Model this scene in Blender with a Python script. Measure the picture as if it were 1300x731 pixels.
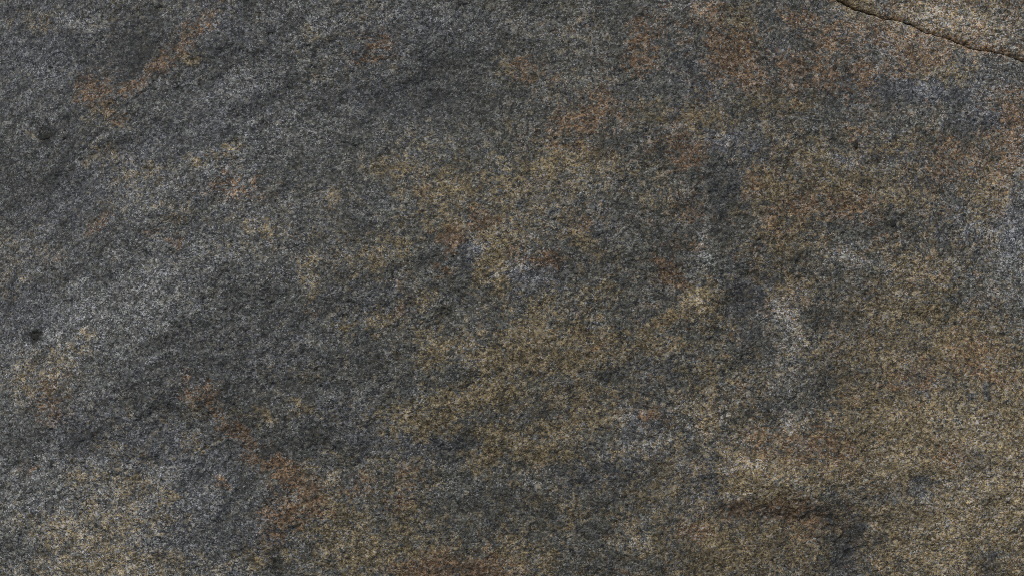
import bpy, math
import numpy as np

# ------------------------------------------------------------------ camera, sky, sun, exposure
TILT = math.radians(56)            # the rock face leans back; everything is modelled in the frame of the face
S = 0.002                          # metres of rock per photograph pixel
scn = bpy.context.scene
for o in list(bpy.data.objects): bpy.data.objects.remove(o)
C = scn.collection
ORG = (0.0, 0.0, 1.15)

def face_to_world(u, v, h):
    c, s = math.cos(TILT), math.sin(TILT)
    return (ORG[0] + u, ORG[1] + v * c - h * s, ORG[2] + v * s + h * c)

cd = bpy.data.cameras.new('camera'); cam = bpy.data.objects.new('camera', cd); C.objects.link(cam)
cam.location = face_to_world(0, 0, 3.3); cam.rotation_euler = (TILT, 0, 0)
cd.sensor_width = 36; cd.lens = 36 * 3.3 / 2.6; cd.clip_end = 200; cd.clip_start = 0.05
cd.dof.use_dof = False
scn.camera = cam

w = bpy.data.worlds.new('World'); scn.world = w; w.use_nodes = True
nt = w.node_tree; bgn = nt.nodes['Background']
sky = nt.nodes.new('ShaderNodeTexSky'); sky.sky_type = 'NISHITA'; sky.sun_disc = False
SUN_EL, SUN_AZ = math.radians(66), math.radians(222)     # azimuth clockwise from +Y (north)
sky.sun_elevation = SUN_EL; sky.sun_rotation = SUN_AZ
sky.air_density = 1.0; sky.dust_density = 3.0; sky.ozone_density = 1.0
nt.links.new(sky.outputs[0], bgn.inputs[0]); bgn.inputs[1].default_value = 0.08
ld = bpy.data.lights.new('sun', 'SUN'); ld.energy = 1.5; ld.angle = math.radians(12); ld.color = (1, .96, .9)
sun = bpy.data.objects.new('sun', ld); C.objects.link(sun)
sun.rotation_euler = (math.pi / 2 - SUN_EL, 0, math.pi - SUN_AZ)
sun.location = (0, -3, 6)
vs = scn.view_settings
vs.view_transform = 'Standard'; vs.look = 'None'; vs.gamma = 1; vs.use_curve_mapping = False
vs.exposure = -0.15

# ------------------------------------------------------------------ noise
def _hash(ix, iy, seed):
    h = (ix.astype(np.int64) * 374761393 + iy.astype(np.int64) * 668265263 + seed * 1442695041) & 0xFFFFFFFF
    h = ((h ^ (h >> 13)) * 1274126177) & 0xFFFFFFFF
    h = h ^ (h >> 16)
    return h
def perlin(x, y, seed=0):
    xi = np.floor(x); yi = np.floor(y); fx = x - xi; fy = y - yi
    xi = xi.astype(np.int64); yi = yi.astype(np.int64)
    def g(ix, iy, dx, dy):
        a = _hash(ix, iy, seed) * (2 * math.pi / 4294967296.0)
        return np.cos(a) * dx + np.sin(a) * dy
    sx = fx * fx * fx * (fx * (fx * 6 - 15) + 10); sy = fy * fy * fy * (fy * (fy * 6 - 15) + 10)
    a = g(xi, yi, fx, fy); b = g(xi + 1, yi, fx - 1, fy)
    c = g(xi, yi + 1, fx, fy - 1); d = g(xi + 1, yi + 1, fx - 1, fy - 1)
    return ((a + sx * (b - a)) * (1 - sy) + (c + sx * (d - c)) * sy) * 1.5      # about -1..1
def fbm(x, y, wl, octv, seed=0, gain=0.5):
    t = 0; a = 1; n = 0
    for k in range(octv):
        t = t + a * perlin(x / wl + 17.3 * k, y / wl - 9.1 * k, seed + k * 7); n += a
        a *= gain; wl /= 2.03
    return t / n
def sstep(a, b, x):
    t = np.clip((x - a) / (b - a), 0, 1); return t * t * (3 - 2 * t)

# ------------------------------------------------------------------ mapped features of this rock (photo-pixel units on the face)
def base_h(u, v):                                            # the large swelling of the face
    return -0.10 * (u / 1.3) ** 2 - 0.05 * (v / .73) ** 2 - .10 * sstep(-.9, -1.6, u) + .035 * fbm(u, v, .8, 3, 305)
D = 3.3
def to_px(u, v):                                             # where a point of the face stands in the survey of its features
    f = D / (D - np.clip(base_h(u, v), -.45, .2)) / S
    return u * f + 650, 365.5 - v * f
def to_uv(x, y):
    x = np.asarray(x, float); y = np.asarray(y, float); u0 = (x - 650) * S; v0 = (365.5 - y) * S; u, v = u0, v0
    for k in range(12):
        f = (D - np.clip(base_h(u, v), -.45, .2)) / D; u, v = u0 * f, v0 * f
    return u, v
CR = [(-300, -2000), (850, -520), (900, -240), (960, -90), (1010, -34), (1050, -6), (1066, 2), (1085, 12), (1100, 17.5), (1120, 23), (1140, 27), (1155, 31), (1166, 37), (1176, 43),
      (1200, 49), (1215, 55), (1232, 62), (1255, 66), (1275, 70.5), (1300, 79), (1340, 92), (1500, 130), (1800, 190), (2200, 260)]
cu, cv = to_uv([a for a, b in CR], [b for a, b in CR])
def crack_v(u):
    return np.interp(u, cu, cv) + 0.0026 * perlin(u / 0.021, u * 0 + 3.3, 91) + 0.0013 * perlin(u / 0.008, u * 0 + 1.3, 92)
def crack_w(u):
    x = u / S + 650
    return np.interp(x, [900, 1060, 1100, 1130, 1180, 1230, 1262, 1285, 1320, 2200],
                     [.005, .0032, .0028, .0011, .0010, .0014, .0009, .0003, .0003, .002])

# (x, y, rx, ry, angle, strength) : stains, each with its own shape; pale and dark lists also paint form shading
RUST = [(118,112,25,20,0,.8),(105,125,12,10,0,.6),(135,133,12,7,0,.8),(165,110,22,9,-32,.7),(198,84,26,11,-35,.8),(222,60,24,13,-40,.6),(255,30,34,15,-40,.55),(150,152,18,8,0,.45),
 (478,45,22,18,0,.6),(465,72,34,6,-12,.5),(672,85,26,15,0,.5),(818,45,18,24,0,.65),(808,78,20,14,0,.55),(765,116,13,10,0,.6),(745,150,40,22,-20,.65),(690,165,30,14,0,.3),
 (725,184,48,5,0,.4),(858,175,22,22,0,.7),(922,68,36,28,0,.75),(945,96,26,16,0,.6),(900,18,24,20,0,.45),(1015,85,32,26,0,.55),(1060,52,32,22,0,.45),
 (1125,45,70,18,10,.5),(1172,72,26,13,0,.75),(1088,92,26,13,0,.7),(1140,95,20,12,0,.4),(1060,110,30,14,0,.4),(1015,25,20,15,0,.4),
 (1240,61,40,4.5,14,1.0),(1278,185,22,60,0,.6),(1290,140,20,30,0,.5),(1220,200,40,18,20,.35),(1180,225,30,20,0,.35),
 (572,302,13,13,0,1.5),(608,282,26,16,0,.75),(680,334,9,8,0,1.5),(700,328,12,8,0,1.6),(846,334,8,7,0,1.4),(850,350,9,6,0,1.4),(840,345,5,9,0,1.2),(862,362,10,6,0,.7),(565,342,14,8,0,.7),(655,322,14,14,0,.4),(735,282,15,15,0,.45),
 (512,388,10,14,0,.5),(504,362,10,8,0,.3),(820,525,20,10,0,.85),(505,640,14,13,0,.8),(455,618,24,16,0,.45),(520,600,18,14,0,.4),(575,724,55,14,0,1.7),(560,708,20,10,0,.8),(628,716,18,18,0,.6),
 (350,588,30,13,15,1.15),(375,612,40,18,30,.95),(362,652,30,16,0,.95),(300,545,34,13,42,.75),(405,640,24,14,30,.5),(352,680,14,10,0,.7),(318,560,22,8,30,.5),(262,498,28,16,0,.6),(72,510,24,38,0,.45),(240,475,12,8,0,.5),
 (283,613,12,6,0,.7),(45,592,14,6,0,.6),(298,236,42,18,0,.5),(335,250,12,10,0,.4),(230,308,10,8,0,.6),(195,290,14,8,0,.4),(125,284,22,7,-35,.6),(70,330,20,6,-40,.3),
 (535,240,9,12,0,.5),(395,398,6,8,0,.6),(1020,655,36,22,0,.5),(965,645,60,10,0,.55),(880,672,24,10,0,.5),(1010,565,60,20,0,.45),(1200,578,24,12,0,.6),(1060,575,24,16,0,.3),
 (955,225,12,22,0,.5),(1020,262,24,14,0,.55),(1080,262,24,14,0,.55),(1110,278,10,10,0,.4),(985,282,14,24,0,.4),(1160,480,30,15,0,.4),(1235,440,30,20,0,.45),(760,468,..., 0,0) if False else (760,440,12,8,0,.4),
 (868,205,20,12,0,.5),(880,190,20,18,0,.45),(880,265,14,20,0,.4),(1085,178,12,10,0,.5),(1200,190,30,16,0,.4),(970,380,30,10,30,.3),(1240,470,40,12,20,.5),(870,310,20,8,0,.3)]
OCHRE = [(270,200,36,11,-15,.5),(190,218,30,9,-20,.4),(295,185,10,14,0,.6),(245,205,10,7,0,.5),(130,140,26,8,-20,.5),(240,72,14,7,0,.8),(640,80,20,16,0,.35),(975,240,28,20,0,.75),(1200,90,34,18,0,.75),
 (1262,245,24,34,0,.8),(1240,300,30,20,0,.3),(485,212,34,12,0,.5),(560,240,60,24,0,.35),(640,230,60,24,0,.3),(740,205,50,14,0,.4),(690,210,30,14,0,.3),(830,140,30,14,0,.45),
 (626,322,20,34,0,.8),(612,345,14,16,0,.7),(470,330,30,14,0,.45),(500,310,30,20,0,.45),(565,285,20,14,0,.5),(740,300,18,14,0,.5),(635,362,12,10,0,.7),
 (543,445,16,22,0,.8),(570,440,20,14,0,.45),(485,404,24,12,0,.5),(440,415,12,8,0,.6),(530,380,20,12,0,.4),(687,392,22,12,0,.7),(690,425,60,14,0,.65),(670,448,70,16,0,.75),(720,462,34,14,0,.65),
 (640,470,30,12,0,.6),(770,430,40,14,0,.45),(780,450,20,12,0,.4),(860,400,46,9,-20,.85),(893,380,20,16,0,1.0),(905,405,12,16,0,.6),(830,440,40,10,0,.45),(620,500,40,16,0,.75),(575,512,40,14,-10,.7),(520,532,44,12,0,.7),
 (550,545,30,10,0,.6),(628,548,26,12,0,.75),(655,565,30,14,0,.6),(690,575,36,12,0,.8),(615,580,16,20,0,.95),(745,533,10,7,0,1.0),(700,545,30,10,0,.6),(760,520,30,12,0,.4),(720,500,50,14,0,.35),(900,520,20,40,0,.3),
 (725,650,10,18,0,.7),(520,655,20,30,0,.45),(455,700,44,30,0,.6),(440,660,20,16,0,.5),(530,700,40,20,0,.4),(686,718,8,5,0,1.0),(660,700,30,20,0,.35),(820,690,20,12,0,.4),
 (900,690,24,24,0,1.0),(915,705,22,22,0,.8),(955,690,40,24,0,.55),(1010,700,30,24,0,.5),(950,605,26,14,0,.8),(975,625,34,14,0,.85),(1000,590,50,16,0,.6),(1060,600,60,20,0,.5),(1100,560,50,30,0,.5),
 (1130,535,44,24,0,.9),(1160,560,50,24,0,.8),(1170,595,60,16,0,.75),(1190,510,60,24,0,.6),(1280,520,36,50,0,.9),(1240,560,50,30,0,.6),(1210,440,80,34,15,.8),(1180,400,70,20,10,.55),(1250,470,50,30,0,.6),(1120,450,50,30,0,.45),(1160,350,50,30,20,.4),
 (1100,500,40,20,0,.4),(1140,660,60,20,0,.5),(1260,680,60,50,0,.85),(1180,690,50,40,0,.75),(1280,620,40,40,0,.8),(1220,640,50,30,0,.6),(1130,700,30,24,0,.5),(985,362,36,14,0,.6),(960,350,14,20,0,.5),(1010,300,40,30,0,.45),(995,250,26,10,0,.4),
 (1080,235,50,24,0,.45),(1130,190,50,16,0,.35),(1150,250,30,14,0,.3),(1035,200,50,30,0,.35),(940,30,30,30,0,.4),(1010,130,30,16,0,.5),(960,130,24,16,0,.4),(900,150,20,14,0,.4),(880,150,14,20,0,.4),(895,110,..., 0,0) if False else (895,165,18,16,0,.6),
 (400,366,6,20,0,.6),(392,340,8,20,0,.35),(120,425,12,8,0,.6),(95,450,30,14,0,.4),(60,480,40,20,0,.35),(140,710,120,26,0,.45),(90,660,80,30,0,.35),(200,660,60,14,0,.4),(215,630,14,8,0,.7),(110,600,30,14,0,.35),(175,610,14,10,0,.6),(330,700,40,20,0,.3),
 (385,520,14,8,0,.6),(340,530,10,7,0,.8),(300,520,60,12,0,.3),(385,600,40,16,0,.4),(400,640,30,20,0,.5),(410,670,20,20,0,.3),(430,250,30,14,0,.3),(35,30,30,12,0,.3),(30,170,20,8,0,.25),(120,200,30,8,-20,.3),
 (150,560,20,20,0,.3),(250,560,30,16,0,.25),(330,290,20,12,0,.35),(230,270,20,14,0,.3),(850,250,30,30,0,.25),(770,370,20,10,0,.3),(900,470,30,20,0,.3),(1200,25,100,40,0,.35),(1090,6,24,12,20,.8)]
PALE_AND_LIT = [(80,670,220,110,0,.36),(150,400,190,50,-30,.45),(330,200,160,40,-25,.25),(1250,620,130,150,0,.35),(1240,60,180,60,10,.3),(1290,300,70,130,0,.35),(1000,450,22,90,-12,.3),(992,398,7,30,-28,.75),(1006,412,8,28,-20,.65),(1018,432,12,20,-20,.5),(1001,500,5,44,0,.5),(1010,490,4,34,4,.4),(1000,540,14,12,0,.8),(1003,470,6,34,0,.4),(1018,520,4,24,0,.5),(880,340,4,30,0,.4),(895,305,4,46,0,1.0),(888,350,3,30,0,.6),(1000,455,4,50,-3,.7),(1009,545,4,26,0,.7),(984,450,3,34,-8,.4),(897,325,8,14,0,.6),(872,238,8,6,0,.5),  # broad patches first: painted lightness of the lit forms, then pale stone marks
 (927,619,5,3.5,0,1.6),(918,532,4,5,0,1.2),(902,552,4,4,0,.8),(1200,88,24,12,0,.55),(1215,30,110,26,10,.85),(1260,50,70,24,10,.8),(1180,15,30,10,0,.6),(1290,310,30,60,0,.6),(1270,350,40,30,0,.4),(1240,220,..., 0,0) if False else (1290,200,20,40,0,.5),
 (1070,326,24,10,-10,.6),(1160,340,60,20,0,.25),(1240,290,40,20,0,.4),(1210,330,14,6,0,.5),(120,390,70,24,-20,.35),(170,350,60,20,-25,.3),(330,262,16,12,0,.3),(365,262,14,8,0,.6),(395,352,6,30,0,.4),(60,440,40,20,0,.3),
 (110,420,24,8,-30,.5),(90,25,14,5,10,.7),(118,38,12,14,0,.6),(60,90,60,20,0,.2),(200,250,50,14,-25,.25),(260,205,34,12,-20,.35),(60,640,90,60,0,.35),(200,640,80,40,0,.25),(160,720,140,20,0,.4),
 (950,590,30,12,0,.4),(1000,605,30,12,0,.5),(1060,620,40,14,0,.4),(1240,600,60,60,0,.35),(1200,680,60,50,0,.4),(950,625,16,8,0,.6),(890,385,18,12,0,.6),(640,345,12,8,0,.6),(660,340,24,10,0,.45),(690,352,20,8,0,.3),(600,310,16,12,0,.4),
 (480,320,24,10,0,.2),(440,325,12,8,0,.3),(540,503,8,3,0,.7),(636,615,4,4,0,.9),(680,615,14,5,0,.5),(570,590,20,6,0,.4),(1120,60,60,30,0,.3),(1150,20,16,16,0,.3),(1250,130,40,30,0,.25),(1180,115,30,10,0,.4),(930,180,26,12,0,.3),(850,165,14,6,0,.5),
 (875,10,20,8,0,.4),(600,25,90,16,0,.2),(540,10,60,14,0,.2),(1100,330,50,14,0,.25),(820,560,30,10,0,.4),(800,530,24,20,0,.35),(880,530,30,30,0,.35),(980,480,40,20,0,.2),(870,640,40,20,0,.2),(920,570,30,20,0,.25),(810,685,20,12,0,.4),(400,20,60,20,0,.25),
 (280,115,70,20,-30,.25),(205,120,40,8,-35,.3),(530,405,16,12,0,.2),(740,240,20,16,0,.3),(1075,200,24,12,0,.4),(1030,160,20,10,0,.3),(1190,150,60,14,0,.3),(1130,165,20,10,0,.3)]
DARK_AND_SHADE = [(705,325,5,4,0,1.2),(576,300,5,6,0,.7),(568,724,26,7,0,.7),(849,343,4,4,0,.8),(766,117,5,3,0,.8),(600,560,14,8,0,.4),(1143,250,6,3,0,.8),(645,318,4,4,0,.8),(1250,340,5,5,0,.9),(685,510,6,6,0,.7),(800,410,4,4,0,.7),(520,395,4,4,0,.7),(663,640,5,4,0,.6),(1020,390,5,3,0,.7),(160,55,50,34,0,.75),(130,85,30,18,-30,.5),(190,40,40,34,0,.45),(225,110,20,6,-35,.3),(57,172,9,7,0,2.2),(50,427,5,7,0,2.4),(25,240,50,18,-20,.3),(20,280,50,14,-20,.3),(110,160,30,12,-30,.4),(640,55,50,30,0,.35),(520,115,80,34,0,.55),(600,125,50,30,0,.5),  # dark spots, plus painted shade at upper left, in hollows and under the bulge
 (455,150,50,26,0,.4),(560,75,40,20,0,.35),(500,140,30,10,0,.3),(440,185,20,9,0,.55),(650,110,30,14,0,.4),(750,70,20,14,0,.3),(340,60,20,20,0,.2),(370,230,50,30,0,.3),(400,265,40,30,0,.35),(840,190,40,12,0,.45),(790,195,30,12,0,.3),
 (910,270,34,44,0,.55),(925,230,30,20,0,.4),(955,150,50,22,0,.4),(990,115,20,16,0,.3),(1100,120,60,14,0,.3),(955,370,38,30,0,.65),(940,400,24,24,0,.5),(965,430,24,40,0,.35),(1010,335,30,20,0,.25),(1133,284,6,6,0,1.6),(1087,184,4,7,0,1.6),(1010,328,5,5,0,1.3),
 (1060,400,50,24,0,.4),(1060,480,60,30,0,.4),(1130,430,30,14,0,.35),(1160,430,14,8,0,.6),(1040,560,..., 0,0) if False else (1070,620,20,14,0,.3),(1165,610,16,9,0,.8),(1150,650,40,20,0,.4),(1082,690,16,44,0,.75),(1060,680,20,20,0,.5),(1250,710,20,20,0,.75),(1230,580,24,14,0,.65),(1130,620,30,12,0,.4),
 (1040,650,30,14,0,.6),(985,652,60,7,5,.5),(990,690,14,14,0,.6),(930,645,36,6,-5,.5),(870,700,30,26,0,.6),(850,640,50,30,0,.4),(900,600,20,20,0,.35),(800,610,60,26,0,.45),(640,640,60,30,0,.45),(550,650,30,26,0,.4),(720,640,60,20,0,.3),(760,720,60,16,0,.4),(740,668,60,8,0,.5),
 (560,570,44,18,0,.45),(570,545,40,12,0,.45),(790,490,50,20,0,.35),(690,520,26,10,0,.5),(340,560,46,9,10,.4),(405,562,40,9,0,.5),(440,580,30,8,0,.3),(320,600,40,14,0,.2),(125,548,28,22,0,.6),(200,575,30,14,0,.3),(20,560,24,24,0,.4),(300,500,50,14,0,.3),(265,510,24,10,0,.3),
 (350,715,7,20,0,1.0),(345,690,20,14,0,.4),(300,430,60,40,0,.2),(235,412,8,5,0,.9),(145,455,8,5,0,.8),(280,350,80,24,0,.2),(320,395,40,40,0,.2),(140,348,12,5,0,.7),(800,345,60,14,0,.3),(760,310,60,12,0,.3),(840,300,30,26,0,.3),(720,340,14,12,0,.4),
 (860,320,24,30,0,.3),(480,470,60,14,0,.25),(380,480,60,20,0,.25),(440,290,24,16,0,.3),(525,250,10,4,30,.8),(385,315,60,20,0,.25),(875,270,20,16,0,.3),(1240,340,24,18,0,.3),(1270,270,16,10,0,.4),(1180,170,14,12,0,.2),(1200,200,10,8,0,.6),(1210,160,30,10,0,.4),(1190,455,16,10,0,.4),(1175,470,20,10,0,.5),
 (70,215,30,6,-25,.4),(210,60,10,10,0,.3),(540,330,10,5,0,.4),(600,640,40,8,0,.3),(420,350,16,20,0,.25),(470,440,30,20,0,.2),(660,560,..., 0,0) if False else (735,600,40,14,0,.3),(330,585,14,12,0,.4)]
BLUE = [(595,322,16,20,0,.9),(612,310,10,10,0,.4),(668,346,30,18,0,1.0),(690,350,30,12,0,.7),(910,180,40,18,0,.8),(950,190,30,16,0,.5),(925,235,24,24,0,.5),(1130,112,70,14,0,.7),(1190,118,50,12,0,.9),(1245,150,30,14,0,.8),(1240,88,40,10,20,.7),(1285,285,24,50,0,.8),(1230,290,40,30,0,.5),
 (120,545,34,26,0,.7),(200,560,50,24,0,.5),(40,400,60,30,0,.4),(100,250,60,30,-30,.4),(170,195,60,16,-25,.4),(280,150,80,40,-30,.4),(300,40,60,30,0,.35),(60,60,60,50,0,.4),(540,40,100,40,0,.45),(500,120,80,40,0,.4),(960,370,34,30,0,.8),(960,405,18,24,0,.4),
 (470,385,30,16,0,.55),(500,370,14,10,0,.5),(545,565,50,16,0,.6),(470,555,30,16,0,.6),(780,590,60,20,0,.45),(740,610,40,14,0,.5),(900,610,30,30,0,.5),(810,545,34,24,0,.5),(1160,610,24,14,0,.7),(1250,705,20,20,0,.7),(1230,580,20,14,0,.5),(1080,690,24,40,0,.5),(1250,500,30,14,0,.5),(1180,495,30,14,0,.5),(1160,430,30,14,0,.4),
 (250,660,60,40,0,.3),(60,640,30,12,0,.4),(250,590,60,24,0,.4),(320,680,30,20,0,.3),(440,520,40,20,0,.4),(380,440,80,40,0,.2),(835,470,50,20,0,.3),(640,490,..., 0,0) if False else (760,575,30,10,0,.4),(1140,195,60,14,0,.4),(1070,200,24,14,0,.5),(1170,225,30,10,0,.4),(760,290,26,14,0,.4),(755,262,16,10,0,.4),(480,255,30,14,0,.3),(560,120,60,20,0,.3),(900,110,24,30,0,.4),(870,90,30,30,0,.4),(990,60,16,16,0,.5),(1095,50,24,12,0,.4),(1105,80,14,8,0,.3)]
def field(px, py, items):
    out = np.zeros(px.shape)
    for it in items:
        if it[3] == 0 or it[2] is Ellipsis: continue
        x, y, rx, ry, a, s = it
        m = 2.6 * max(rx, ry)
        sel = (np.abs(px - x) < m) & (np.abs(py - y) < m)
        if not sel.any(): continue
        dx = px[sel] - x; dy = py[sel] - y; t = math.radians(a)
        X = dx * math.cos(t) + dy * math.sin(t); Y = -dx * math.sin(t) + dy * math.cos(t)
        r2 = (X / rx) ** 2 + (Y / ry) ** 2
        v = s * np.exp(-r2 * 0.9)
        out[sel] = np.maximum(out[sel], v) + 0.35 * np.minimum(out[sel], v)
    return out
def stains(u, v, block=False):  # pale and dark fields carry painted form light and shade besides stains
    px, py = to_px(u, v)
    n1 = fbm(u, v, .045, 4, 5, .6); n2 = fbm(u, v, .045, 4, 25, .6)
    s1 = fbm(u, v, .016, 3, 905, .7); s2 = fbm(u, v, .016, 3, 925, .7)
    wx = px + 18 * n1 + 9 * s1; wy = py + 15 * n2 + 9 * s2
    sm = fbm(u, v, .034, 4, 955, .8); cl = fbm(u, v * 1.25, .020, 3, 975, .8)
    mott = fbm(u, v, .05, 5, 45, .72); mot2 = fbm(u, v, .11, 5, 65, .65); mot3 = fbm(u, v, .3, 4, 85, .55)
    right = sstep(300, 1100, px); low = sstep(300, 731, py)
    inframe = sstep(1500, 1290, px) * sstep(-220, 10, px)
    ru = field(wx, wy, RUST) + .06 + .18 * right; oc = field(wx, wy, OCHRE) + .08 + .10 * right * low + .04 * low + 0.14 * sstep(300, 650, px) * sstep(60,200,py)
    pa = field(wx, wy, PALE_AND_LIT); da = field(wx, wy, DARK_AND_SHADE); bl = field(wx, wy, BLUE)
    fl = fbm(u * .80 + v * .58, (-u * .58 + v * .80) * 5.5, .17, 5, 1001, .72); fr_ = fbm(u * .95 - v * .3, (u * .3 + v * .95) * 4.0, .14, 5, 1021, .72)
    mxs = sstep(330, 650, px); fol = fl * (1 - mxs) + .6 * fr_ * mxs
    ru = np.clip(ru * (1 - .6 * np.minimum(bl, 1)) + .95 * mott * (.16 + ru) + .5 * cl * ru + .22 * mot2, 0, 1.3)
    oc = np.clip(oc * (1 - .75 * np.minimum(bl, 1)) + 1.05 * fbm(u, v, .04, 5, 145, .75) * (.25 + oc) + .6 * cl * oc + .35 * mot3, 0, 1.2)
    pa = np.clip(pa * (1 + .6 * mot2) + .35 * np.maximum(0, mot3) + .55 * mott + .5 * cl * (.3 + pa), -.35, 1.5)
    da = np.clip(da * (1 + .5 * mott) + .55 * np.maximum(0, -mot2) + .75 * np.maximum(0, sm - .04) + .5 * np.maximum(0, cl), 0, 2)
    bl = np.clip(bl + .25 * mot3 + .2 * mott + .25 + .30 * sstep(650, 150, px), 0, 1)
    pa = pa + .55 * np.maximum(-.4, fol); da = np.clip(da + .7 * np.maximum(0, -fol - .03), 0, 2.4)
    coarse = np.clip(sstep(520, 731, py) * sstep(560, 100, px) + sstep(800, 1250, px) * .5 + .2 * mot2, 0, 1)
    if block:
        pa = pa * .7 + .06; da = da * .4; ru = ru + .12; oc = oc + .06; coarse = coarse * 0 + 1
    return ru, oc, pa, da, bl, coarse

LINES = [([(884,672),(905,655),(935,645),(975,650),(1010,655),(1045,652),(1072,676),(1080,705)], 11, .0055),([(1099,-30),(1098,4),(1095,15)],1.3,.005), ([(1150,-20),(1163,8),(1158,26)],1.0,.003), ([(1225,58),(1232,40),(1250,30)],1.0,.003), ([(1168,40),(1163,60),(1150,74)],1.2,.004), ([(1090,16),(1074,34)],1.1,.003), ([(1215,57),(1222,80),(1240,96)],1.1,.003),([(95,200),(130,165),(150,142),(175,120),(200,100),(235,80),(275,58)], 2.2, .0050), ([(20,372),(45,345),(70,318),(92,302)], 1.6, .003), ([(452,80),(475,78),(490,71),(500,58)], 1.4, .004),
 ([(682,186),(705,184),(725,186),(745,184)], 1.3, .003), ([(792,176),(805,170),(822,168)], 1.3, .004), ([(430,180),(445,184),(456,190)], 1.5, .004), ([(558,410),(575,410),(590,413)], 1.2, .003),
 ([(1262,462),(1282,474),(1300,490),(1330,500)], 1.5, .005), ([(350,690),(351,731),(350,760)], 2.2, .004), ([(825,402),(850,398),(862,408)], 1.4, .003), ([(1100,690),(1101,731)], 1.8, .003), ([(985,652),(1010,655),(1030,648)], 1.8, .0022),
 ([(1120,240),(1150,243)], 1.4, .004), ([(600,360),(588,350),(596,335)], 1.0, .002), ([(598,470),(600,484),(604,500)], 1.3, .003), ([(980,110),(1000,128),(1012,150)], 1.5, .003), ([(935,60),(944,78),(938,96)], 1.3, .003),
 ([(1160,240),(1180,246),(1200,250)], 1.3, .003), ([(280,520),(300,535),(318,552)], 1.6, .004), ([(170,340),(150,360),(120,385)], 1.2, .002), ([(495,465),(490,480)], 1.0, .003), ([(710,540),(740,536),(760,524)], 1.0, .002),
 ([(885,360),(905,352),(925,345)], 1.3, .003), ([(1195,270),(1220,268),(1245,275)], 1.2, .003), ([(1040,190),(1070,184),(1100,190)], 1.1, .003)]
def polydist(px, py, pts):
    d = np.full(px.shape, 1e9)
    for (x0, y0), (x1, y1) in zip(pts[:-1], pts[1:]):
        vx, vy = x1 - x0, y1 - y0; t = np.clip(((px - x0) * vx + (py - y0) * vy) / (vx * vx + vy * vy), 0, 1)
        d = np.minimum(d, np.hypot(px - x0 - t * vx, py - y0 - t * vy))
    return d
def gau(px, py, x, y, rx, ry, a=0):
    t = math.radians(a); dx = px - x; dy = py - y
    X = dx * math.cos(t) + dy * math.sin(t); Y = -dx * math.sin(t) + dy * math.cos(t)
    return np.exp(-(X / rx) ** 2 - (Y / ry) ** 2)
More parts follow.
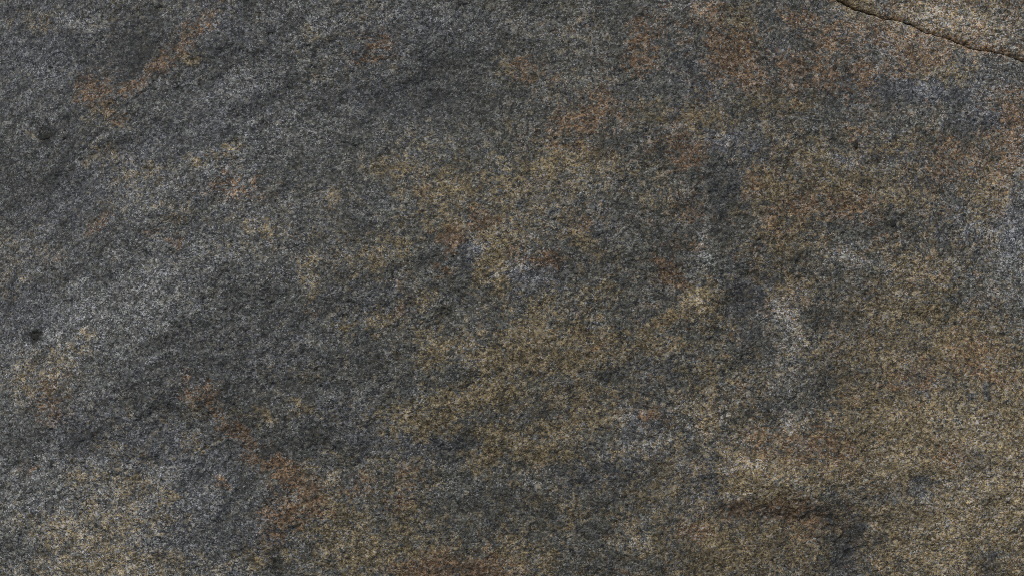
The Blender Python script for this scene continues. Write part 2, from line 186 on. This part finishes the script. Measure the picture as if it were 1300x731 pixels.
def relief(u, v, coarse, block=False):
    px, py = to_px(u, v)
    n1 = fbm(u, v, .08, 4, 205, .6); n2 = fbm(u, v, .08, 4, 225, .6)
    wx = px + 9 * n1; wy = py + 9 * n2
    h = base_h(u, v)
    if not block:
        # diagonal shoulder at upper left: the far side stands a little proud of the near side
        A = (95, 205); B = (300, 42); L = math.hypot(B[0] - A[0], B[1] - A[1]); nx, ny = -(B[1] - A[1]) / L, (B[0] - A[0]) / L
        sd = (wx - A[0]) * nx + (wy - A[1]) * ny                              # > 0 below the line
        along = ((wx - A[0]) * (B[0] - A[0]) + (wy - A[1]) * (B[1] - A[1])) / L
        wgt = sstep(-160, 20, along) * sstep(420, 180, along)
        h = h + .006 * wgt * sstep(9, -9, sd) * np.exp(-np.maximum(0, -sd) / 60) - .02 * gau(px, py, 165, 50, 90, 45, -30)
        h = h + .045 * gau(px, py, 130, 470, 300, 150, -35) + .035 * gau(px, py, 60, 700, 260, 160) - .05 * gau(px, py, 480, 130, 330, 120, -12) + .022 * gau(px, py, 210, 250, 190, 42, -35)
        h = h - .008 * gau(wx, wy, 390, 575, 110, 38, 8) + .016 * gau(wx, wy, 320, 520, 110, 36, 15) + .012 * gau(wx, wy, 360, 640, 80, 50)
        h = h + .028 * gau(wx, wy, 985, 605, 95, 36, 4) - .006 * gau(wx, wy, 985, 656, 80, 16, 3) + .02 * gau(wx, wy, 900, 700, 70, 40)
        h = h - .022 * gau(wx, wy, 952, 385, 40, 55, -25) + .014 * gau(wx, wy, 1010, 415, 35, 60, -25) - .016 * gau(wx, wy, 910, 255, 40, 70)
        h = h - .018 * gau(wx, wy, 1080, 692, 28, 50) - .012 * gau(wx, wy, 1165, 612, 30, 14) + .05 * gau(px, py, 1250, 620, 200, 140)
        h = h - .02 * gau(wx, wy, 550, 120, 140, 60) + .012 * gau(wx, wy, 880, 388, 60, 14, -20) - .012 * gau(wx, wy, 440, 190, 40, 8, 10)
        h = h + .010 * gau(wx, wy, 650, 450, 120, 50) - .004 * gau(wx, wy, 725, 190, 70, 8, -5) - .006 * gau(wx, wy, 800, 612, 80, 20)
        h = h - .006 * sstep(1.2, .6, np.hypot((wx - 57) / 10, (wy - 172) / 8)) - .006 * sstep(1.2, .6, np.hypot((wx - 50) / 6, (wy - 427) / 8))
    for pts, wd, dp in LINES:
        xs = [p[0] for p in pts]; ys = [p[1] for p in pts]
        sel = (px > min(xs) - 20) & (px < max(xs) + 20) & (py > min(ys) - 20) & (py < max(ys) + 20)
        if sel.any():
            d = polydist(px[sel] + 2.5 * n1[sel] * 2, py[sel] + 2.5 * n2[sel] * 2, pts)
            br = sstep(-.5, .1, perlin(px[sel] / 9, py[sel] / 9, 411))
            h[sel] -= dp * br * np.exp(-(d / wd) ** 2)
    # natural roughness at several scales
    h = h + .010 * fbm(u, v, .20, 4, 325, .55) + .0080 * fbm(u, v, .055, 4, 345, .70)
    # foliation: faint ledges running up to the right on the left, down to the right on the right
    le = np.abs(perlin((u * .80 + v * .58) / .16, (-u * .58 + v * .80) / .030, 501)); ri = np.abs(perlin((u * .95 - v * .3) / .12, (u * .3 + v * .95) / .028, 502))
    mx = sstep(350, 700, px)
    ridge = sstep(.10, 0, le) * (1 - mx) * .5 + sstep(.10, 0, ri) * mx
    h = h - .0022 * ridge * sstep(.05, .5, fbm(u, v, .12, 3, 511))
    # short broken fractures
    f2 = np.abs(fbm(u * .9 + v * .3, v * 1.4 - u * .2, .10, 3, 721, .6)); h = h - .0032 * sstep(.022, .0, f2) * sstep(.20, .5, fbm(u, v, .09, 2, 731)) * sstep(500, 850, px)
    fr = np.abs(fbm(u, v * 1.6, .07, 3, 521, .6)); h = h - .0035 * sstep(.03, .0, fr) * sstep(.15, .55, fbm(u, v, .07, 2, 531))
    # chips and pits a few millimetres across
    if not block:
        rg = np.random.RandomState(7); uu = u[0]; vv = v[:, 0]
        for k in range(620 if u.size > 9 else 0):
            cu_, cv_ = rg.uniform(-1.4, 1.4), rg.uniform(-.8, .8); R = .0035 + .008 * rg.rand() ** 3; a = rg.uniform(-.9, .5); el = rg.uniform(1, 2.6); dp = rg.uniform(.002, .0055) * (1 if rg.rand() < .75 else -.8)
            i0, i1 = np.searchsorted(uu, [cu_ - 4 * R * el, cu_ + 4 * R * el]); j0, j1 = np.searchsorted(vv, [cv_ - 4 * R * el, cv_ + 4 * R * el])
            if i1 <= i0 or j1 <= j0: continue
            X = u[j0:j1, i0:i1] - cu_; Y = v[j0:j1, i0:i1] - cv_; W = n1[j0:j1, i0:i1]
            P_ = (X * math.cos(a) + Y * math.sin(a)) / el; Q = -X * math.sin(a) + Y * math.cos(a)
            rr = np.hypot(P_, Q) / R * (1 + .9 * W)
            h[j0:j1, i0:i1] -= dp * sstep(1.25, .55, rr)
    # small pits and grains
    tn = fbm(u, v, .13, 4, 601, .55) * 7; h = h + .0022 * (np.floor(tn) + sstep(.80, 1.0, tn - np.floor(tn))) * sstep(-.1, .3, fbm(u, v, .2, 2, 611))
    amp = .0006 + .0009 * coarse
    h = h + amp * (perlin(u / .0105, v / .0095, 541) + .8 * perlin(u / .0066 + v / .02, v / .0058, 551)) 
    pit = perlin(u / .013, v / .012, 561); h = h - .0040 * sstep(.52, .95, pit) * (.5 + .5 * sstep(-.2, .3, n1))
    return h

# ------------------------------------------------------------------ material
def rock_material(name, sat=1.0):
    m = bpy.data.materials.new(name); m.use_nodes = True
    t = m.node_tree; N = t.nodes; L = t.links; b = N['Principled BSDF']
    def nd(k, **kw):
        n = N.new(k)
        for a, v in kw.items(): setattr(n, a, v)
        return n
    def setin(s, x):
        if hasattr(x, 'links') or isinstance(x, bpy.types.NodeSocket): L.new(x, s)
        else: s.default_value = x
    def math_(op, a, b_=None, c=None, clamp=False):
        n = nd('ShaderNodeMath', operation=op, use_clamp=clamp); setin(n.inputs[0], a)
        if b_ is not None: setin(n.inputs[1], b_)
        if c is not None: setin(n.inputs[2], c)
        return n.outputs[0]
    def ss(x, a, b_):
        n = nd('ShaderNodeMapRange', interpolation_type='SMOOTHSTEP'); setin(n.inputs[0], x); n.inputs[1].default_value = a; n.inputs[2].default_value = b_
        return n.outputs[0]
    def mix(f, a, b_, mode='MIX'):
        n = nd('ShaderNodeMix', data_type='RGBA', blend_type=mode); setin(n.inputs[0], f)
        setin(n.inputs[6], a if not isinstance(a, tuple) else (*a, 1)); setin(n.inputs[7], b_ if not isinstance(b_, tuple) else (*b_, 1))
        return n.outputs[2]
    A = nd('ShaderNodeAttribute', attribute_name='stain_light'); A2 = nd('ShaderNodeAttribute', attribute_name='stain_shade')
    sa = nd('ShaderNodeSeparateColor'); L.new(A.outputs['Color'], sa.inputs[0]); sb = nd('ShaderNodeSeparateColor'); L.new(A2.outputs['Color'], sb.inputs[0])
    rust, ochre, pale = sa.outputs; dark, blue, coarse = sb.outputs
    tc = nd('ShaderNodeTexCoord'); ob = tc.outputs['Object']
    # wobble so that no cell edge is straight
    wn = nd('ShaderNodeTexNoise'); wn.inputs['Scale'].default_value = 260; wn.inputs['Detail'].default_value = 2; L.new(ob, wn.inputs['Vector'])
    wv = nd('ShaderNodeVectorMath', operation='MULTIPLY_ADD'); L.new(wn.outputs['Color'], wv.inputs[0]); wv.inputs[1].default_value = (.006,) * 3; L.new(ob, wv.inputs[2])
    def vor(scale, sc=(1, 1, 1), rot=0, feat='F1'):
        mp = nd('ShaderNodeMapping'); mp.inputs['Scale'].default_value = sc; mp.inputs['Rotation'].default_value = (0, 0, rot); L.new(wv.outputs[0], mp.inputs[0])
        v = nd('ShaderNodeTexVoronoi', feature=feat); v.inputs['Scale'].default_value = scale; L.new(mp.outputs[0], v.inputs['Vector'])
        s = nd('ShaderNodeSeparateColor'); L.new(v.outputs['Color'], s.inputs[0]); return v.outputs['Distance'], s.outputs
    d1, c1 = vor(200, (1, 1.25, 1), -.5)       # about 5 mm crystals
    d2, c2 = vor(340, (1, 1.3, 1), .3)        # about 3 mm crystals
    d3, c3 = vor(95, (1, 1.3, 1), -.2)         # clots of crystals
    fine = nd('ShaderNodeTexNoise'); fine.inputs['Scale'].default_value = 420; fine.inputs['Detail'].default_value = 3; fine.inputs['Roughness'].default_value = .7; L.new(ob, fine.inputs['Vector'])
    mid = nd('ShaderNodeTexNoise'); mid.inputs['Scale'].default_value = 60; mid.inputs['Detail'].default_value = 4; mid.inputs['Roughness'].default_value = .65; L.new(ob, mid.inputs['Vector'])
    # clean stone: grey, cool where blue, mica and feldspar grains
    stone = mix(math_('ADD', blue, math_('MULTIPLY', math_('SUBTRACT', math_('ADD', c3[1], c1[2]), 1.0), .75), clamp=True), (.106, .109, .089), (.106, .113, .121))
    g = math_('MULTIPLY_ADD', math_('SUBTRACT', math_('ADD', math_('MULTIPLY', c1[0], .46), math_('ADD', math_('MULTIPLY', c2[1], .34), math_('MULTIPLY', fine.outputs[0], .45))), .625), math_('MULTIPLY_ADD', ss(mid.outputs[0], .35, .65), .7, .75), .625)   # 0..1.25
    gain = math_('MULTIPLY_ADD', ss(g, .30, .97), 1.40, .37)
    # stained skin
    rj = math_('SUBTRACT', math_('ADD', c1[1], c3[0]), 1.0); rr = math_('ADD', math_('MULTIPLY', rj, .22), math_('MULTIPLY', rust, math_('MULTIPLY_ADD', rj, .85, 1.0)))
    oo = math_('MULTIPLY_ADD', math_('MULTIPLY_ADD', ochre, 1.0, .26), math_('SUBTRACT', math_('ADD', c2[0], c3[2]), 1.0), math_('MULTIPLY', ochre, 1.1))
    col = mix(math_('MULTIPLY', ss(oo, .20, .80), .90), stone, (.246, .191, .098))
    rustc = mix(c1[2], (.160, .092, .044), (.250, .163, .088))
    col = mix(math_('MULTIPLY', ss(rr, .24, .80), .86), col, rustc)
    gv = nd('ShaderNodeCombineColor'); [L.new(gain, gv.inputs[k]) for k in range(3)]
    col = mix(1.0, col, gv.outputs[0], 'MULTIPLY')
    # pale feldspar specks, more where the pale mask is high
    spk = math_('ADD', c2[2], math_('MULTIPLY', pale, .16)); col = mix(math_('MULTIPLY', ss(spk, .92, .97), .75), col, (.40, .41, .41))
    spk1 = math_('ADD', c1[0], math_('MULTIPLY', pale, .12)); col = mix(math_('MULTIPLY', ss(spk1, .955, 1.0), .6), col, (.32, .315, .29))
    spk3 = math_('ADD', c3[2], math_('MULTIPLY', pale, .04)); col = mix(math_('MULTIPLY', ss(spk3, .955, .985), .5), col, (.25, .24, .20))
    # black mica
    bk = math_('ADD', math_('MULTIPLY', c3[1], .45), c1[1]); col = mix(math_('MULTIPLY', ss(bk, 1.12, 1.28), .75), col, (.022, .022, .020))
    # pale and dark weathering, with the painted light and shade of the forms
    pg = nd('ShaderNodeCombineColor'); pf = math_('MULTIPLY_ADD', pale, 1.0, 1.0); [L.new(pf, pg.inputs[k]) for k in range(3)]
    col = mix(1.0, col, pg.outputs[0], 'MULTIPLY')
    dark_shade = math_('MULTIPLY', math_('MINIMUM', math_('MULTIPLY', dark, .62), .93), math_('MULTIPLY_ADD', mid.outputs[0], .5, .75), clamp=True)
    col = mix(dark_shade, col, (.026, .027, .024))
    clot = nd('ShaderNodeTexNoise'); clot.inputs['Scale'].default_value = 105; clot.inputs['Detail'].default_value = 2; clot.inputs['Roughness'].default_value = .6; L.new(ob, clot.inputs['Vector'])
    tone = nd('ShaderNodeCombineColor'); tf = math_('MULTIPLY', math_('MULTIPLY_ADD', ss(mid.outputs[0], .28, .72), .58, .71), math_('MULTIPLY_ADD', ss(clot.outputs[0], .30, .62), .62, .61)); [L.new(tf, tone.inputs[k]) for k in range(3)]
    col = mix(1.0, col, tone.outputs[0], 'MULTIPLY')
    L.new(col, b.inputs['Base Color'])
    L.new(math_('MULTIPLY_ADD', c2[1], .3, .55), b.inputs['Roughness']); b.inputs['Specular IOR Level'].default_value = .35
    hh = math_('ADD', math_('MULTIPLY', c1[0], .5), math_('ADD', math_('MULTIPLY', math_('SUBTRACT', 1.0, d1), .6), math_('MULTIPLY', fine.outputs[0], 1.1)))
    bp = nd('ShaderNodeBump'); bp.inputs['Strength'].default_value = .7; bp.inputs['Distance'].default_value = .0026; L.new(hh, bp.inputs['Height'])
    L.new(bp.outputs[0], b.inputs['Normal'])
    return m
MAT = rock_material('weathered_granite')

# ------------------------------------------------------------------ mesh building
def grid_mesh(name, U, V, H, attrs, mat, back):
    """closed body: a dense face (U,V,H arrays, rows x cols) and a plain back"""
    ny, nx = U.shape; P = np.stack([U, V, H], -1).reshape(-1, 3)
    i = np.arange(ny * nx).reshape(ny, nx)
    q = np.stack([i[:-1, :-1], i[:-1, 1:], i[1:, 1:], i[1:, :-1]], -1).reshape(-1, 4)
    loop = np.concatenate([i[0, :-1], i[:-1, -1], i[-1, :0:-1], i[:0:-1, 0]])
    n0 = len(P); bpts = P[loop].copy(); cen = P.mean(0); bpts[:, :2] = cen[:2] + (bpts[:, :2] - cen[:2]) * .93; bpts[:, 2] = back
    k = np.arange(len(loop)); k2 = (k + 1) % len(loop)
    side = np.stack([loop[k2], loop[k], n0 + k, n0 + k2], -1)
    P = np.concatenate([P, bpts, [[cen[0], cen[1], back - .1]]])
    tri = np.stack([n0 + k2, n0 + k, np.full(len(k), len(P) - 1)], -1)
    me = bpy.data.meshes.new(name); nq = len(q) + len(side)
    me.vertices.add(len(P)); me.vertices.foreach_set('co', P.astype(np.float32).ravel())
    li = np.concatenate([q.ravel(), side.ravel(), tri.ravel()]).astype(np.int32)
    me.loops.add(len(li)); me.loops.foreach_set('vertex_index', li)
    st = np.concatenate([np.arange(nq) * 4, nq * 4 + np.arange(len(tri)) * 3]).astype(np.int32)
    me.polygons.add(len(st)); me.polygons.foreach_set('loop_start', st)
    me.polygons.foreach_set('use_smooth', np.ones(len(st), bool))
    me.update(calc_edges=True); me.validate()
    pad = len(P) - n0
    for nm, chans in (('stain_light', attrs[:3]), ('stain_shade', attrs[3:6])):
        a = me.attributes.new(nm, 'FLOAT_COLOR', 'POINT')
        arr = np.ones((len(P), 4), np.float32)
        for c, ch in enumerate(chans): arr[:n0, c] = ch.ravel(); arr[n0:, c] = .3
        a.data.foreach_set('color', arr.ravel())
    me.materials.append(mat)
    o = bpy.data.objects.new(name, me); C.objects.link(o)
    o.location = ORG; o.rotation_euler = (TILT, 0, 0)
    return o
def axis(a, b, st, lo, hi, grow=1.16):
    x = list(np.arange(a, b, st)); s = st
    r = [x[-1]]
    while r[-1] < hi: s *= grow; r.append(r[-1] + s)
    l = [x[0]]; s = st
    while l[-1] > lo: s *= grow; l.append(l[-1] - s)
    return np.array(l[:0:-1] + x + r[1:])
def edge_fall(u, v):
    e = np.maximum(0, np.abs(u) - 1.45) / .85; f = np.maximum(0, np.abs(v) - .84) / .8
    return -1.25 * (np.hypot(e, f)) ** 2.2

# the boulder
ua = axis(-1.40, 1.40, .0024, -2.3, 2.3); va = axis(-.79, .79, .0024, -1.65, 1.65)
U, V = np.meshgrid(ua, va)
vc = crack_v(ua)
cols = np.arange(len(ua)); row = np.searchsorted(va, vc); ok = (row > 2) & (row < len(va) - 4) & (ua > .3)
for dr, off in ((0, -.0001), (1, .0007)):
    V[row[ok] + dr - 0, cols[ok]] = vc[ok] + off
for dr in (-1,):                                            # keep rows ordered under the edge
    r = row[ok] - 1; V[r, cols[ok]] = np.minimum(V[r, cols[ok]], vc[ok] - .0010)
V[row[ok] + 2, cols[ok]] = np.maximum(V[row[ok] + 2, cols[ok]], vc[ok] + .0020)
at = stains(U, V); H = relief(U, V, at[5])
dv = V - crack_v(U)
H = H - .003 * np.exp(-np.maximum(0, -dv) / .004) * (U > .3)
H = H - (.09 * sstep(0.0, .0012, dv) + .25 * sstep(0, .3, dv)) * (dv > 0.0003) * sstep(.60, .63, U)
H = H + edge_fall(U, V)
H = np.maximum(H, -1.85 + .03 * np.tanh(H))
boulder = grid_mesh('granite_boulder', U, V, H, at, MAT, -1.9)
boulder['label'] = 'large dark grey granite boulder with rust and ochre stains, filling the picture below the crack'
boulder['category'] = 'boulder'

# the paler block above the crack: its lip is rounded and hangs over the joint
ub = axis(.70, 1.40, .0022, .62, 2.3); 
tb = axis(0.0, .24, .0022, 0, .85)
vb = crack_v(ub) + crack_w(ub)
rows_t = np.concatenate([np.array([.03, .008, .0012, .0002]), tb + .0006]); drop = np.concatenate([np.array([-.45, -.10, -.03, -.016]), -.010 * np.exp(-tb / .0075)])
Ub = np.repeat(ub[None], len(rows_t), 0); Vb = vb[None] + rows_t[:, None]
Vn = Vb.copy(); Vn[:4] = vb[None] + .0006
atb = stains(Ub, Vn, True)
lip = np.exp(-np.maximum(0, Vb - vb[None]) / .007)
px, _ = to_px(Ub, Vb)
atb = list(atb)
atb[0] = atb[0] + lip * .9 * sstep(1175, 1225, px) * sstep(1275, 1262, px) + lip * .35
atb[1] = atb[1] + lip * .9 * sstep(1118, 1108, px)
atb[3] = atb[3] + lip * .55 * sstep(1118, 1095, px)
atb[2] = np.clip(atb[2] - lip * .5, 0, 2)
Hb = relief(Ub, Vn, atb[5], True) + .007 + drop[:, None] + .01 * sstep(0, .08, Vn - vb[None])
Hb = Hb + edge_fall(Ub, Vn) - .6 * np.maximum(0, (Vn - vb[None] - .5)) ** 2 - 1.5 * np.maximum(0, .60 - Ub) ** 1.5
Hb = np.maximum(Hb, -1.15 + .02 * np.tanh(Hb))
block = grid_mesh('granite_block', Ub, Vb, Hb, atb, MAT, -1.2)
block['label'] = 'pale pinkish granite block with a rusty lip, above the thin crack at the upper right'
block['category'] = 'rock'

# ------------------------------------------------------------------ dark inclusions set in the boulder
def height_at(x, y):
    u, v = to_uv([[x]], [[y]]); return float(relief(u, v, np.zeros((1, 1)) + .3)[0, 0] + edge_fall(u, v)[0, 0])
im = bpy.data.materials.new('dark_mineral'); im.use_nodes = True
t = im.node_tree; b = t.nodes['Principled BSDF']; tcn = t.nodes.new('ShaderNodeTexCoord'); vn = t.nodes.new('ShaderNodeTexNoise'); vn.inputs['Scale'].default_value = 500; vn.inputs['Detail'].default_value = 3
t.links.new(tcn.outputs['Object'], vn.inputs['Vector']); cr = t.nodes.new('ShaderNodeValToRGB'); cr.color_ramp.elements[0].position = .35; cr.color_ramp.elements[1].position = .75
cr.color_ramp.elements[0].color = (.014, .015, .012, 1); cr.color_ramp.elements[1].color = (.070, .072, .058, 1)
t.links.new(vn.outputs[0], cr.inputs[0]); t.links.new(cr.outputs[0], b.inputs['Base Color']); b.inputs['Roughness'].default_value = .8
bp = t.nodes.new('ShaderNodeBump'); bp.inputs['Distance'].default_value = .002; t.links.new(vn.outputs[0], bp.inputs['Height']); t.links.new(bp.outputs[0], b.inputs['Normal'])
def inclusion(x, y, rx, ry, lab, seed, lift=.005):
    n, m = 22, 8; P = [(0, 0, .0)]; F = []
    for j in range(1, m + 1):
        r = j / m
        for k in range(n):
            a = 2 * math.pi * k / n; q = 1 + .22 * math.sin(2 * a + seed) + .14 * math.sin(3 * a + 2 * seed) + .08 * math.sin(5 * a + seed)
            e = .0007 * math.sin(seed * 7 + k * 1.9 + j * 2.7)
            P.append((rx * S * r * q * math.cos(a), ry * S * r * q * math.sin(a), .0 - .006 * r ** 5 + e))
    for k in range(n): F.append((0, 1 + k, 1 + (k + 1) % n))
    for j in range(m - 1):
        for k in range(n):
            a = 1 + j * n + k; b_ = 1 + j * n + (k + 1) % n; F.append((a, a + n, b_ + n, b_))
    z = len(P); P.append((0, 0, -.012))
    for k in range(n): F.append((1 + (m - 1) * n + (k + 1) % n, 1 + (m - 1) * n + k, z))
    me = bpy.data.meshes.new('dark_inclusion'); me.from_pydata(P, [], F); me.materials.append(im)
    for p in me.polygons: p.use_smooth = True
    o = bpy.data.objects.new('dark_inclusion', me); C.objects.link(o); o.parent = boulder
    lu, lv = to_uv(x, y); o.location = (float(lu), float(lv), height_at(x, y) + lift); o['label'] = lab
inclusion(57, 173, 7.5, 5.5, 'dark olive mineral patch near the upper left edge', 1.0, .0095)
inclusion(50, 427, 4.6, 6.2, 'small black mineral patch at the left edge', 2.3)
inclusion(1133, 284, 4.5, 4, 'small black mineral patch on the right half', 3.9)
inclusion(1087, 184, 2.6, 4.6, 'narrow black mineral patch below the crack', 5.2)

# ------------------------------------------------------------------ the ground the rocks rest on, outside the picture
gm = bpy.data.materials.new('packed_earth'); gm.use_nodes = True; t = gm.node_tree; b = t.nodes['Principled BSDF']
tcn = t.nodes.new('ShaderNodeTexCoord'); vn = t.nodes.new('ShaderNodeTexNoise'); vn.inputs['Scale'].default_value = 6; vn.inputs['Detail'].default_value = 8
t.links.new(tcn.outputs['Object'], vn.inputs['Vector']); cr = t.nodes.new('ShaderNodeValToRGB'); cr.color_ramp.elements[0].color = (.06, .055, .045, 1); cr.color_ramp.elements[1].color = (.16, .145, .12, 1)
t.links.new(vn.outputs[0], cr.inputs[0]); t.links.new(cr.outputs[0], b.inputs['Base Color']); b.inputs['Roughness'].default_value = .9
me = bpy.data.meshes.new('ground'); me.from_pydata([(-60, -60, 0), (60, -60, 0), (60, 60, 0), (-60, 60, 0)], [], [(0, 1, 2, 3)]); me.materials.append(gm)
go = bpy.data.objects.new('ground', me); C.objects.link(go); go.location = (0, 0, -.95); go['kind'] = 'structure'

# ------------------------------------------------------------------ render
scn.render.engine = 'CYCLES'
scn.cycles.use_denoising = False
scn.cycles.pixel_filter_type = 'BLACKMAN_HARRIS'; scn.cycles.filter_width = 0.8
